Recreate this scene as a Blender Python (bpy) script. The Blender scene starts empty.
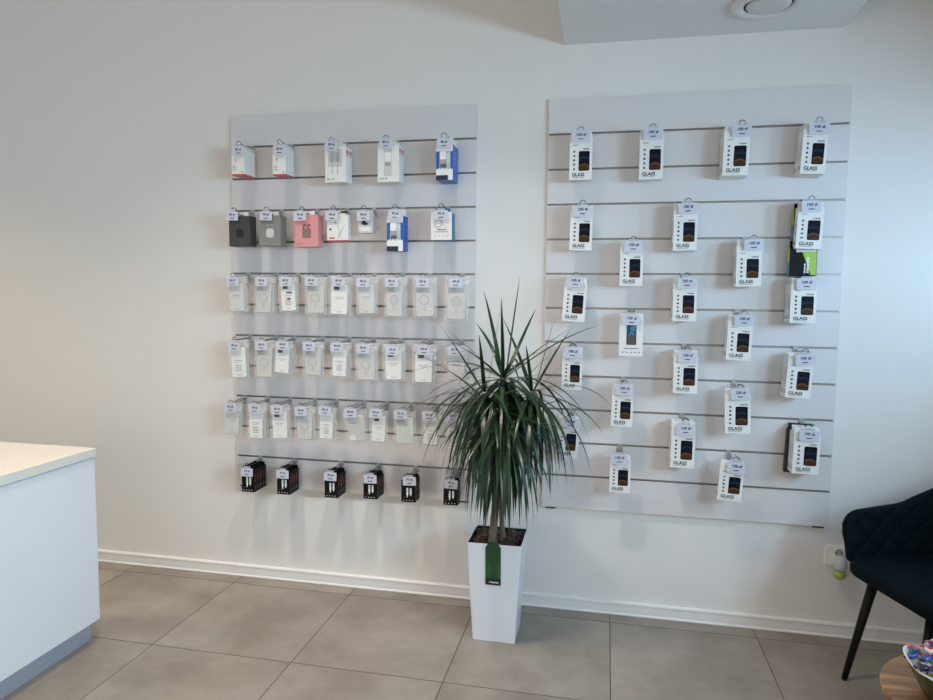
import bpy, bmesh, math, random
from mathutils import Vector, Matrix, Euler
random.seed(7)
C = bpy.context.scene.collection
SC = bpy.context.scene
PI = math.pi

# ------------------------------------------------------------------ materials
MATS = {}
def mat(name, col, rough=0.5, metal=0.0, spec=0.5, noise=None, bump=None, alpha=None, sheen=None, coat=None, emit=None):
    """Principled material; noise=(scale, amount) varies the tone, bump=(scale, strength)."""
    if name in MATS: return MATS[name]
    m = bpy.data.materials.new(name); m.use_nodes = True
    nt = m.node_tree; N = nt.nodes; L = nt.links
    b = N['Principled BSDF']
    b.inputs['Base Color'].default_value = (*col, 1)
    b.inputs['Roughness'].default_value = rough
    b.inputs['Metallic'].default_value = metal
    b.inputs['Specular IOR Level'].default_value = spec
    if sheen: b.inputs['Sheen Weight'].default_value = sheen[0]; b.inputs['Sheen Tint'].default_value = (*sheen[1], 1); b.inputs['Sheen Roughness'].default_value = .35
    if coat: b.inputs['Coat Weight'].default_value = coat
    if noise or bump:
        tc = N.new('ShaderNodeTexCoord')
    if noise:
        n = N.new('ShaderNodeTexNoise'); n.inputs['Scale'].default_value = noise[0]; n.inputs['Detail'].default_value = 5
        L.new(tc.outputs['Object'], n.inputs['Vector'])
        r = N.new('ShaderNodeMapRange'); r.inputs['To Min'].default_value = 1-noise[1]; r.inputs['To Max'].default_value = 1+noise[1]
        L.new(n.outputs['Fac'], r.inputs['Value'])
        v = N.new('ShaderNodeVectorMath'); v.operation = 'SCALE'; v.inputs[0].default_value = col
        L.new(r.outputs['Result'], v.inputs['Scale']); L.new(v.outputs['Vector'], b.inputs['Base Color'])
    if bump:
        n2 = N.new('ShaderNodeTexNoise'); n2.inputs['Scale'].default_value = bump[0]; n2.inputs['Detail'].default_value = 4
        L.new(tc.outputs['Object'], n2.inputs['Vector'])
        bp = N.new('ShaderNodeBump'); bp.inputs['Strength'].default_value = bump[1]; bp.inputs['Distance'].default_value = .01
        L.new(n2.outputs['Fac'], bp.inputs['Height']); L.new(bp.outputs['Normal'], b.inputs['Normal'])
    if alpha is not None:
        t = N.new('ShaderNodeBsdfTransparent'); mx = N.new('ShaderNodeMixShader'); mx.inputs['Fac'].default_value = alpha
        L.new(t.outputs[0], mx.inputs[1]); L.new(b.outputs[0], mx.inputs[2])
        L.new(mx.outputs[0], N['Material Output'].inputs['Surface'])
    MATS[name] = m
    return m

def S(r, g, b):
    """sRGB 0-255 to linear."""
    f = lambda c: ((c/255+.055)/1.055)**2.4 if c > 10 else c/255/12.92
    return (f(r), f(g), f(b))

# ------------------------------------------------------------------ mesh builder
class MB:
    def __init__(s): s.v = []; s.f = []; s.mi = []; s.sm = []
    def add(s, vs, fs, mi=0, smooth=False, M=None):
        b = len(s.v)
        s.v += [tuple(M @ Vector(p)) if M else tuple(p) for p in vs]
        for f in fs: s.f.append([b+i for i in f]); s.mi.append(mi); s.sm.append(smooth)
        return s
    def box(s, x0, x1, y0, y1, z0, z1, mi=0, M=None):
        v = [(x0,y0,z0),(x1,y0,z0),(x1,y1,z0),(x0,y1,z0),(x0,y0,z1),(x1,y0,z1),(x1,y1,z1),(x0,y1,z1)]
        return s.add(v, [(0,3,2,1),(4,5,6,7),(0,1,5,4),(1,2,6,5),(2,3,7,6),(3,0,4,7)], mi, False, M)
    def prism(s, poly, y0, y1, mi=0, M=None, smooth=False):
        """poly: counter-clockwise (x,z) seen from -y; y0 front, y1 back."""
        n = len(poly)
        v = [(x, y0, z) for x, z in poly]+[(x, y1, z) for x, z in poly]
        f = [tuple(range(n)), tuple(range(2*n-1, n-1, -1))]
        f += [(i, n+i, n+(i+1) % n, (i+1) % n) for i in range(n)]
        return s.add(v, f, mi, smooth, M)
    def rrect(s, x0, x1, z0, z1, r, y0, y1, mi=0, M=None, k=5):
        return s.prism(rrect_poly(x0, x1, z0, z1, r, k), y0, y1, mi, M)
    def disc(s, cx, cz, r, y0, y1, mi=0, n=14):
        return s.prism([(cx+r*math.cos(2*PI*i/n), cz+r*math.sin(2*PI*i/n)) for i in range(n)], y0, y1, mi)
    def ring(s, cx, cz, r0, r1, y0, y1, mi=0, n=28):
        v = []; f = []
        for i in range(n):
            c, q = math.cos(2*PI*i/n), math.sin(2*PI*i/n)
            for r, y in ((r0,y0),(r1,y0),(r1,y1),(r0,y1)): v.append((cx+r*c, y, cz+r*q))
        for i in range(n):
            a, b = 4*i, 4*((i+1) % n)
            for k in range(4): f.append((a+k, a+(k+1)%4, b+(k+1)%4, b+k))
        return s.add(v, [tuple(reversed(q)) for q in f], mi)
    def hole_plate(s, x0, x1, z0, z1, hx, hz, rx, rz, y0, y1, mi=0, n=16):
        """Plate with an oval hole right through it."""
        out = []; inn = []
        for i in range(n):
            a = 2*PI*(i+.5)/n; c, q = math.cos(a), math.sin(a)
            inn.append((hx+rx*c, hz+rz*q))
            t = min(((x1-hx)/c if c > 1e-6 else (x0-hx)/c if c < -1e-6 else 1e9), ((z1-hz)/q if q > 1e-6 else (z0-hz)/q if q < -1e-6 else 1e9))
            out.append([hx+t*c, hz+t*q])
        for cx_, cz_ in ((x0,z0),(x1,z0),(x1,z1),(x0,z1)):   # pull the nearest points into the corners
            j = min(range(n), key=lambda i: (out[i][0]-cx_)**2+(out[i][1]-cz_)**2); out[j] = [cx_, cz_]
        v = [(x,y0,z) for x,z in out]+[(x,y0,z) for x,z in inn]+[(x,y1,z) for x,z in out]+[(x,y1,z) for x,z in inn]
        f = []
        for i in range(n):
            j = (i+1) % n
            f += [(i, j, n+j, n+i), (2*n+j, 2*n+i, 3*n+i, 3*n+j), (j, i, 2*n+i, 2*n+j), (n+i, n+j, 3*n+j, 3*n+i)]
        return s.add(v, f, mi)
    def tube(s, pts, r, n=8, mi=0, smooth=True, rs=None, M=None):
        pts = [Vector(p) for p in pts]; v = []; f = []
        t0 = (pts[1]-pts[0]).normalized()
        nrm = t0.orthogonal().normalized()
        for i, p in enumerate(pts):
            t = ((pts[min(i+1, len(pts)-1)]-pts[max(i-1, 0)])).normalized()
            nrm = (nrm-t*nrm.dot(t)).normalized(); bn = t.cross(nrm)
            rr = rs[i] if rs else r
            for k in range(n):
                a = 2*PI*k/n; v.append(p+(nrm*math.cos(a)+bn*math.sin(a))*rr)
        for i in range(len(pts)-1):
            for k in range(n):
                f.append((i*n+k, i*n+(k+1)%n, (i+1)*n+(k+1)%n, (i+1)*n+k))
        f.append(tuple(range(n-1, -1, -1))); f.append(tuple(range((len(pts)-1)*n, len(pts)*n)))
        return s.add(v, f, mi, smooth, M)
    def lathe(s, prof, n=32, mi=0, smooth=True, M=None, caps=True):
        """prof: (r, z) from bottom to top, about z."""
        v = []; f = []
        for r, z in prof:
            for k in range(n): v.append((r*math.cos(2*PI*k/n), r*math.sin(2*PI*k/n), z))
        for i in range(len(prof)-1):
            for k in range(n): f.append((i*n+k, i*n+(k+1)%n, (i+1)*n+(k+1)%n, (i+1)*n+k))
        if caps: f.append(tuple(range(n-1, -1, -1))); f.append(tuple(range((len(prof)-1)*n, len(prof)*n)))
        return s.add(v, f, mi, smooth, M)
    def grid(s, rows, mi=0, smooth=True, flip=False, close=False):
        nu = len(rows); nv = len(rows[0]); v = [p for r in rows for p in r]; f = []
        for i in range(nu-1):
            for j in range(nv if close else nv-1):
                q = (i*nv+j, i*nv+(j+1)%nv, (i+1)*nv+(j+1)%nv, (i+1)*nv+j)
                f.append(tuple(reversed(q)) if flip else q)
        return s.add(v, f, mi, smooth)
    def text(s, body, size, x, z, y, mi=0, align='CENTER', th=.0003, rot=0, M=None):
        vs, fs = text_geo(body, align)
        c, q = math.cos(rot), math.sin(rot)
        s.add([(x+size*(a*c-b*q), y-(th if k > 0 else 0), z+size*(a*q+b*c)) for a, b, k in vs], fs, mi, False, M)
        return s
    def build(s, name, mats, parent=None, bevel=0, seg=2, autosmooth=False):
        me = bpy.data.meshes.new(name); me.from_pydata(s.v, [], s.f)
        for m in (mats if isinstance(mats, (list, tuple)) else [mats]): me.materials.append(m)
        me.polygons.foreach_set('material_index', s.mi); me.polygons.foreach_set('use_smooth', s.sm)
        me.update()
        o = bpy.data.objects.new(name, me); C.objects.link(o)
        if parent is not None: o.parent = parent
        if bevel:
            md = o.modifiers.new('bevel', 'BEVEL'); md.width = bevel; md.segments = seg; md.limit_method = 'ANGLE'; md.angle_limit = .6
        return o

def rrect_poly(x0, x1, z0, z1, r, k=5):
    p = []
    for cx, cz, a0 in ((x1-r, z0+r, -PI/2), (x1-r, z1-r, 0), (x0+r, z1-r, PI/2), (x0+r, z0+r, PI)):
        for i in range(k+1):
            a = a0+PI/2*i/k; p.append((cx+r*math.cos(a), cz+r*math.sin(a)))
    return p

_TXT = {}
def text_geo(body, align='CENTER'):
    key = (body, align)
    if key not in _TXT:
        cu = bpy.data.curves.new('lettering', 'FONT'); cu.body = body; cu.align_x = align; cu.extrude = .5; cu.resolution_u = 2; cu.offset = .022
        o = bpy.data.objects.new('lettering', cu); C.objects.link(o)
        dg = bpy.context.evaluated_depsgraph_get(); ev = o.evaluated_get(dg); me = ev.to_mesh()
        _TXT[key] = ([tuple(v.co) for v in me.vertices], [tuple(p.vertices) for p in me.polygons])
        ev.to_mesh_clear(); bpy.data.objects.remove(o); bpy.data.curves.remove(cu)
    return _TXT[key]

# ------------------------------------------------------------------ objects
def tag(o, label, cat, group=None):
    o['label'] = label; o['category'] = cat
    if group: o['group'] = group
    return o
def thing(name, loc=(0,0,0), rot=(0,0,0)):
    o = bpy.data.objects.new(name, None); C.objects.link(o); o.location = loc; o.rotation_euler = rot; o.empty_display_size = .02
    return o
def struct(name, mb, mats, **k):
    o = mb.build(name, mats, **k); o['kind'] = 'structure'; return o
def copy_tree(o, parent=None):
    c = o.copy(); C.objects.link(c)
    if parent is not None: c.parent = parent
    for ch in list(o.children): copy_tree(ch, c)
    return c
ORD = ['first','second','third','fourth','fifth','sixth','seventh','eighth','ninth','tenth']

# ------------------------------------------------------------------ tuned numbers
SIDE_Z = (1.40, 2.0)
SIDE_LZ = 1.95
SIDE_WIN = [(-4.3,-1.9,235,(.50,.78,1)), (-1.6,-.2,28,(.25,.55,1))]
P_FRONT = 42
FRONT_COL = (1,.86,.76)
SPOT = 1.78
DOWN = [(-3.3,-1.3,118,(1,.70,.42)), (-2.0,-1.2,12,(1,.8,.6)), (-1.45,-1.15,92,(1,.86,.74)), (-.5,-1.15,98,(1,.88,.80)), (-.8,-3.4,15,(1,.9,.8)), (.7,-3.4,45,(1,.95,.8))]
CH_ANG, CH_X, CH_Y = -72, 1.250, -.4855
LEG_A, LEG_B = ((-.194,-.136), (.108,-.170)), ((-.215,-.226), (.150,-.250))
# ------------------------------------------------------------------ camera
cam = bpy.data.cameras.new('camera'); co = bpy.data.objects.new('camera', cam); C.objects.link(co); SC.camera = co
yaw, pit, rol, fpx = -0.20455306, -0.08155145, 0.00961657, 671.4468
fw = Vector((math.sin(yaw)*math.cos(pit), math.cos(yaw)*math.cos(pit), math.sin(pit)))
rt = Vector((math.cos(yaw), -math.sin(yaw), 0)); up = rt.cross(fw)
r2 = rt*math.cos(rol)+up*math.sin(rol); u2 = -rt*math.sin(rol)+up*math.cos(rol)
M3 = Matrix((r2, u2, -fw)).transposed()
co.matrix_world = Matrix.Translation((0.0562, -3.0111, 1.4286)) @ M3.to_4x4()
cam.sensor_width = 36; cam.lens = 36*fpx/933; cam.clip_start = .02

SC.view_settings.view_transform = 'Standard'; SC.view_settings.look = 'None'
SC.view_settings.gamma = 1; SC.view_settings.use_curve_mapping = False
SC.view_settings.exposure = 0.42
SC.cycles.transparent_max_bounces = 24; SC.cycles.max_bounces = 8; SC.cycles.diffuse_bounces = 5
SC.cycles.caustics_reflective = False; SC.cycles.caustics_refractive = False

# ------------------------------------------------------------------ room shell
X0, X1, Y0, HC = -4.6, 1.95, -6.2, 3.15
wallm = mat('white_wall_paint', S(229,227,222), .75, spec=.25, noise=(1.3,.015), bump=(160,.03))
ceilm = mat('ceiling_paint', S(228,228,226), .8, spec=.2, noise=(1.1,.01))
framem = mat('window_frame', S(225,225,225), .4, noise=(4,.02))

fm = bpy.data.materials.new('grey_floor_tiles'); fm.use_nodes = True
nt = fm.node_tree; N = nt.nodes; L = nt.links; bs = N['Principled BSDF']
geo = N.new('ShaderNodeNewGeometry'); sep = N.new('ShaderNodeSeparateXYZ'); L.new(geo.outputs['Position'], sep.inputs[0])
def math_n(op, a, b=None):
    n = N.new('ShaderNodeMath'); n.operation = op
    for i, q in enumerate((a, b)):
        if q is None: continue
        if isinstance(q, (int, float)): n.inputs[i].default_value = q
        else: L.new(q, n.inputs[i])
    return n.outputs[0]
TT = .60726
def grout(sock, off):
    k = math_n('DIVIDE', math_n('SUBTRACT', sock, off), TT)
    fr = math_n('SUBTRACT', k, math_n('FLOOR', k))
    d = math_n('ABSOLUTE', math_n('SUBTRACT', fr, .5))
    return math_n('GREATER_THAN', d, .5-.0019/TT), math_n('FLOOR', k)
gx, ix = grout(sep.outputs['X'], -2.32257); gy, iy = grout(sep.outputs['Y'], -.0927)
gm = math_n('MAXIMUM', gx, gy)
cmb = N.new('ShaderNodeCombineXYZ'); L.new(ix, cmb.inputs[0]); L.new(iy, cmb.inputs[1])
wn = N.new('ShaderNodeTexWhiteNoise'); L.new(cmb.outputs[0], wn.inputs['Vector'])
n1 = N.new('ShaderNodeTexNoise'); n1.inputs['Scale'].default_value = 3.2; n1.inputs['Detail'].default_value = 8; n1.inputs['Roughness'].default_value = .62
vadd = N.new('ShaderNodeVectorMath'); vadd.operation = 'ADD'; L.new(geo.outputs['Position'], vadd.inputs[0])
vs_ = N.new('ShaderNodeVectorMath'); vs_.operation = 'SCALE'; vs_.inputs['Scale'].default_value = 7; L.new(wn.outputs['Color'], vs_.inputs[0]); L.new(vs_.outputs[0], vadd.inputs[1])
L.new(vadd.outputs[0], n1.inputs['Vector'])
rp = N.new('ShaderNodeValToRGB'); rp.color_ramp.elements[0].position = .34; rp.color_ramp.elements[1].position = .66
rp.color_ramp.elements[0].color = (*S(130,121,111),1); rp.color_ramp.elements[1].color = (*S(156,148,137),1)
L.new(n1.outputs['Fac'], rp.inputs['Fac'])
mx = N.new('ShaderNodeMix'); mx.data_type = 'RGBA'; L.new(gm, mx.inputs['Factor']); L.new(rp.outputs['Color'], mx.inputs['A']); mx.inputs['B'].default_value = (*S(66,57,50),1)
L.new(mx.outputs['Result'], bs.inputs['Base Color']); bs.inputs['Roughness'].default_value = .42; bs.inputs['Specular IOR Level'].default_value = .4
n3 = N.new('ShaderNodeTexNoise'); n3.inputs['Scale'].default_value = 60; L.new(geo.outputs['Position'], n3.inputs['Vector'])
bp = N.new('ShaderNodeBump'); bp.inputs['Strength'].default_value = .05; bp.inputs['Distance'].default_value = .01; L.new(n3.outputs['Fac'], bp.inputs['Height']); L.new(bp.outputs[0], bs.inputs['Normal'])

T_ = .12
struct('floor', MB().box(X0-T_, X1+T_, Y0-T_, T_, -.1, 0), fm)
struct('ceiling', MB().box(X0-T_, X1+T_, Y0-T_, T_, HC, HC+.1), ceilm)
struct('wall_back', MB().box(X0-T_, X1+T_, 0, T_, 0, HC), wallm)
struct('wall_left', MB().box(X0-T_, X0, Y0, 0, 0, HC), wallm)
# right wall with a daylight window, front wall with the shop window
WZ0, WZ1 = SIDE_Z
w = MB(); ya = Y0
for y0, y1, p, c in SIDE_WIN:
    w.box(X1, X1+T_, ya, y0, 0, HC); w.box(X1, X1+T_, y0, y1, 0, WZ0); w.box(X1, X1+T_, y0, y1, WZ1, HC); ya = y1
w.box(X1, X1+T_, ya, 0, 0, HC)
struct('wall_right', w, wallm)
FX0, FX1, FZ0, FZ1 = -3.6, 1.5, .15, 2.5
w = MB(); w.box(X0, FX0, Y0-T_, Y0, 0, HC); w.box(FX1, X1, Y0-T_, Y0, 0, HC); w.box(FX0, FX1, Y0-T_, Y0, 0, FZ0); w.box(FX0, FX1, Y0-T_, Y0, FZ1, HC)
struct('wall_front', w, wallm)
f_ = .05
for k, (y0, y1, p, c) in enumerate(SIDE_WIN):
    w = MB()
    for y in (y0, y1-f_): w.box(X1+.03, X1+.09, y, y+f_, WZ0, WZ1)
    for z in (WZ0, WZ1-f_): w.box(X1+.03, X1+.09, y0, y1, z, z+f_)
    struct('window_%d' % (k+2), w, framem)
w = MB()
for i in range(5):
    x = FX0+(FX1-FX0-f_)*i/4; w.box(x, x+f_, Y0-.09, Y0-.03, FZ0, FZ1)
for z in (FZ0, FZ1-f_): w.box(FX0, FX1, Y0-.09, Y0-.03, z, z+f_)
struct('window_1', w, framem)
# lowered ceiling box against the back wall
struct('ceiling_soffit', MB().box(-.148, .955, -1.25, 0, 2.506, HC), ceilm)
# baseboard: flat plastic profile with a rounded top, and the two joint covers
bbm = mat('white_plastic_baseboard', S(232,231,228), .35, noise=(3,.015))
prof = [(0,0),(-.016,0),(-.017,.004),(-.012,.010),(-.0115,.044),(-.0135,.050),(-.0125,.056),(-.008,.0595),(0,.060)]
w = MB(); n = len(prof)
w.add([(X0,y,z) for y,z in prof]+[(X1,y,z) for y,z in prof], [(i,(i+1)%n,n+(i+1)%n,n+i) for i in range(n)]+[tuple(range(n-1,-1,-1)), tuple(range(n,2*n))])
struct('baseboard_back', w, bbm)
for k, x in enumerate((-1.304, 1.204)):
    w = MB(); q = [(y*1.0-.0025 if y < 0 else 0, z+(.002 if z > .05 else 0)) for y, z in prof]
    w.add([(x-.011,y,z) for y,z in q]+[(x+.011,y,z) for y,z in q], [(i,(i+1)%n,n+(i+1)%n,n+i) for i in range(n)]+[tuple(range(n-1,-1,-1)), tuple(range(n,2*n))])
    struct('trim_%d' % (k+1), w, bbm)

# ceiling air valve under the lowered ceiling
pl = mat('white_enamel', S(222,221,216), .35)
v = tag(thing('ceiling_air_valve', (.606, -.298, 2.506)), 'round white air valve with a central disc, set in the lowered ceiling', 'air vent')
MB().lathe([(.085,-.001),(.085,-.012),(.098,-.02),(.118,-.018),(.129,-.008),(.13,0),(.12,0)][::-1], 48, caps=False).build('outer_ring', pl, v)
MB().lathe([(.0,-.019),(.06,-.019),(.074,-.016),(.078,-.011),(.072,-.006),(.0,-.004)][::-1], 48).build('valve_disc', mat('valve_disc_paint', S(214,214,210), .4), v)
MB().lathe([(.084,-.006),(.084,-.001),(.0,-.001)], 48, caps=False).build('duct_throat', mat('dark_throat', S(60,58,55), .7), v)

# ------------------------------------------------------------------ light
def area(name, loc, rot, sx, sy, power, col):
    l = bpy.data.lights.new(name, 'AREA'); l.shape = 'RECTANGLE'; l.size = sx; l.size_y = sy; l.energy = power; l.color = col
    o = bpy.data.objects.new(name, l); C.objects.link(o); o.location = loc; o.rotation_euler = rot
def down(name, x, y, power, col, r=.10, z=None):
    l = bpy.data.lights.new(name, 'SPOT'); l.spot_size = SPOT; l.spot_blend = 1; l.energy = power; l.color = col; l.shadow_soft_size = r
    o = bpy.data.objects.new(name, l); C.objects.link(o); o.location = (x, y, (z or HC)-.03)
for y0, y1, p, c in SIDE_WIN: area('daylight_side_window', (X1+.65, (y0+y1)/2, SIDE_LZ), (0, math.radians(82), 0), 1.2, (y1-y0)*1.1, p, c)
area('daylight_shop_window', ((FX0+FX1)/2, Y0-.2, (FZ0+FZ1)/2), (PI/2, 0, 0), FX1-FX0, FZ1-FZ0, P_FRONT, FRONT_COL)
for x, y, p, c in DOWN: down('ceiling_downlight', x, y, p, c)
wd = bpy.data.worlds.new('sky'); SC.world = wd; wd.use_nodes = True
wd.node_tree.nodes['Background'].inputs[0].default_value = (.7,.82,1,1); wd.node_tree.nodes['Background'].inputs[1].default_value = .25
# ------------------------------------------------------------------ slatwall panels
slatm = mat('pale_grey_melamine', S(217,214,213), .42, spec=.4, noise=(2,.012))
alum = mat('brushed_aluminium', S(150,147,142), .38, metal=.7, noise=(30,.05))
ZG = {'L': 2.123, 'R': 2.126}
def slatwall(side, x0, x1, label):
    z0 = ZG[side]; r = thing('slatwall_panel', ((x0+x1)/2, 0, z0-1.65)); tag(r, label, 'wall panel')
    w = (x1-x0)/2; g = .0047; m = MB()
    m.box(-w, w, -.006, -.0005, 0, 1.8)
    edges = [1.8]+[1.65-.15*i for i in range(11)]+[0]
    for i in range(12):
        zt = edges[i]-(g if i else 0); zb = edges[i+1]+(g if i < 11 else 0)
        m.box(-w, w, -.018, -.006, zb, zt)
    m.build('slotted_board', slatm, r)
    for i in range(11):
        z = 1.65-.15*i; a = MB()
        a.box(-w+.001, w-.001, -.0085, -.0062, z-g, z+g)
        a.box(-w+.001, w-.001, -.017, -.0085, z-g, z-g+.0012); a.box(-w+.001, w-.001, -.017, -.0085, z+g-.0012, z+g)
        a.build('slot_insert', alum, r)
    a = MB()
    for sx in (-1, 1): a.box(sx*(w-.04)-.022, sx*(w-.04)+.022, -.02, -.0005, -.006, -.0004)
    a.build('bottom_bracket', mat('black_steel', S(34,33,34), .45), r)
    return r
slatwall('L', -1.7287, -.5299, 'pale grey slatwall panel hung with clear phone-case pouches and accessory boxes')
slatwall('R', -.2095, .9890, 'pale grey slatwall panel hung with white GLASS cartons')

# ------------------------------------------------------------------ display hook
wire = mat('dark_chrome_wire', S(96,95,98), .25, metal=.95)
plate = mat('hook_plate_steel', S(176,174,172), .4, metal=.3)
holder = mat('lavender_tag_card', S(202,204,216), .4, noise=(40,.02))
ink = mat('dark_print', S(14,15,32), .7, spec=.2)
HOOK = {}
def hook_proto(side, price):
    """origin on the panel face at groove height; the wires run towards -y"""
    if (side, price) in HOOK: return HOOK[(side, price)]
    Lh = .15 if side == 'L' else .13; Lh -= .018
    r = thing('display_hook')
    MB().box(-.010, .010, -.0035, -.0003, -.037, .004).box(-.011,.011,-.0005,.006,-.003,.004).build('mounting_plate', plate, r, bevel=.001, seg=1)
    MB().tube([(0,-.002,-.033),(0,-Lh*.5,-.033),(0,-Lh+.012,-.033),(0,-Lh+.006,-.030),(0,-Lh+.004,-.022)], .0021, 8).build('prong', wire, r)
    pts = []; g = .0115
    q_ = -.015 if side == 'L' else -.011
    pts += [(-g,-.002,-.012),(-g,-Lh*.6,q_-.001),(-g,-Lh+.016,q_)]
    for i in range(9):
        a = PI-PI*i/8; pts.append((g*math.cos(a), -Lh+.004-.004*math.sin(a), q_+.012*math.sin(a)+.001))
    pts += [(g,-Lh+.016,q_),(g,-Lh*.6,q_-.001),(g,-.002,-.012)]
    MB().tube(pts, .0016, 7).build('tag_arm', wire, r)
    w, h = (.031,.020) if side == 'L' else (.0365,.0215)
    m = MB(); m.rrect(-w, w, -h, h, .003, -.0012, .0002, 0); m.rrect(-w*.55, w*.55, h-.004, h+.009, .003, .0002, .0016, 1)
    t = m.build('price_tag', [holder, mat('tag_clip_plastic', S(205,207,215), .2, alpha=.6)], r); t.location = (0, -Lh-.001, -.04)
    m = MB(); m.text(price, .0150 if side == 'L' else .0165, 0, .002, -.0013, 0)
    k = random.Random(3); x = -.011
    while x < .010: q = k.uniform(.002,.0045); m.box(x, x+q, -.0015, -.0012, -.0120, -.0080); x += q+.0007
    m.build('printed_price', ink, t)
    for o in [r]+list(r.children_recursive): pass
    HOOK[(side, price)] = r
    r['_new'] = 1
    return r
def place_hook(side, x, gi, tx, tz, price, label, group):
    p = hook_proto(side, price)
    if p.get('_new'): del p['_new']; o = p
    else: o = copy_tree(p)
    o.location = (x, -.018, ZG[side]-.15*gi)
    for ch in o.children:
        if ch.name.startswith('price_tag'):
            ch.location.x = tx-x; ch.location.z = tz-(ZG[side]-.15*gi); ch.rotation_euler.y = RND.uniform(-.05,.05)
        if ch.name.startswith('tag_arm'): ch.location.x = tx-x if abs(tx-x) < .02 else (tx-x)*.7
    tag(o, label, 'hook', group); return o
RND = random.Random(11)
PROTO = {}
def instance(key, fn):
    if key not in PROTO: PROTO[key] = fn(); return PROTO[key]
    return copy_tree(PROTO[key])

white = mat('white_carton', S(233,232,227), .45, noise=(25,.012))
tabm = mat('white_hang_tab', S(236,236,232), .5)
black = mat('black_print', S(8,8,10), .6, spec=.15)
greyp = mat('grey_print', S(120,120,122), .6)
redp = mat('red_print', S(188,92,96), .5)

def picture_material():
    m = bpy.data.materials.new('phone_picture_print'); m.use_nodes = True; nt = m.node_tree; N = nt.nodes; L = nt.links
    b = N['Principled BSDF']; b.inputs['Roughness'].default_value = .5; b.inputs['Specular IOR Level'].default_value = .12
    tc = N.new('ShaderNodeTexCoord'); sp = N.new('ShaderNodeSeparateXYZ'); L.new(tc.outputs['Generated'], sp.inputs[0])
    def mt(op, a, c):
        n = N.new('ShaderNodeMath'); n.operation = op
        for i, q in enumerate((a, c)):
            if isinstance(q, (int, float)): n.inputs[i].default_value = q
            else: L.new(q, n.inputs[i])
        return n.outputs[0]
    dx = mt('MULTIPLY', mt('SUBTRACT', sp.outputs['X'], .5), .62); dz = mt('ADD', sp.outputs['Z'], .12)
    d = mt('SQRT', mt('ADD', mt('MULTIPLY', dx, dx), mt('MULTIPLY', dz, dz)), 0)
    r = N.new('ShaderNodeValToRGB'); e = r.color_ramp.elements
    e[0].position = 0; e[0].color = (*S(62,40,28),1); e[1].position = 1; e[1].color = (*S(14,16,26),1)
    for p, c in ((.40,(74,48,34)),(.46,(122,84,58)),(.49,(20,20,26)),(.70,(14,18,26)),(.80,(36,44,78)),(.86,(16,20,32))):
        q = e.new(p); q.color = (*S(*c),1)
    L.new(d, r.inputs['Fac']); L.new(r.outputs['Color'], b.inputs['Base Color']); return m
picm = picture_material()
bezelm = mat('phone_picture_bezel', S(8,8,11), .5, spec=.12)

# ---- white tempered-glass carton ("GLASS"); origin at the hang hole, box hangs below; front faces -y at y=0
GW, GH, GT = .095, .190, .022
def hang_tab(m, w, top, bot, t, mi=0, r=.0085):
    m.hole_plate(-w, w, bot, top, 0, 0, r, .0052, t*.5-.0006, t*.5+.0006, mi)
def glass_body():
    r = thing('phone_glass_carton')
    w = GW/2; zt = .014; zb = zt-GH; body = zt-.024
    m = MB(); m.box(-w, w, 0, GT, zb, body, 0)
    m.box(-w-.0003, -w+.0001, .006, .016, zb+.018, zb+.024, 1); m.box(-w-.0003, -w+.0001, .008, .014, zb+.028, zb+.033, 1)
    k = random.Random(5); z = zb+.06
    while z < zb+.12: q = k.uniform(.004,.008); m.box(-w-.0003,-w+.0001,.009,.0125,z,z+q,2); z += q+.0015
    m.build('carton', [white, black, greyp], r, bevel=.0008, seg=1)
    t = MB(); hang_tab(t, w-.003, zt, body-.002, GT); t.build('hang_tab', tabm, r)
    return r
def glass_front():
    r = glass_body(); w = GW/2; zt = .014; H = GH; y = -.0003
    X = lambda f: -w+GW*f
    Z = lambda f: zt-H*f
    m = MB(); m.rrect(X(.41), X(.89), Z(.815), Z(.40), .006, -.0005, .0005, 0); m.build('picture_bezel', bezelm, r)
    m = MB(); m.rrect(X(.435), X(.865), Z(.805), Z(.41), .005, -.0008, 0, 0); m.build('phone_picture', picm, r)
    m = MB()
    for i, f in enumerate((.41,.50,.59,.68,.77)):
        if i == 2: m.disc(X(.21), Z(f), .0045, -.0006, .0003, 0)
        else: m.ring(X(.21), Z(f), .0022, .0045, -.0006, .0003, 0, 14); m.disc(X(.21), Z(f), .0015, -.0006, .0003, 0)
    m.build('feature_icons', mat('icon_print', S(52,52,56), .6), r)
    m = MB(); m.text('GLASS', .0190, X(.12), Z(.925), -.0004, 0, 'LEFT'); m.build('title_lettering', black, r)
    m = MB(); k = random.Random(9)
    def dashes(x0, x1, z, h):
        x = x0
        while x < x1: q = k.uniform(.002,.005); m.box(x, min(x+q,x1), -.0004, .0003, z, z+h); x += q+.0012
    dashes(X(.14), X(.66), Z(.955), .0024); dashes(X(.14), X(.36), Z(.285), .003); dashes(X(.60), X(.88), Z(.375), .0055)
    m.build('small_print', greyp, r)
    return r
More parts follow.
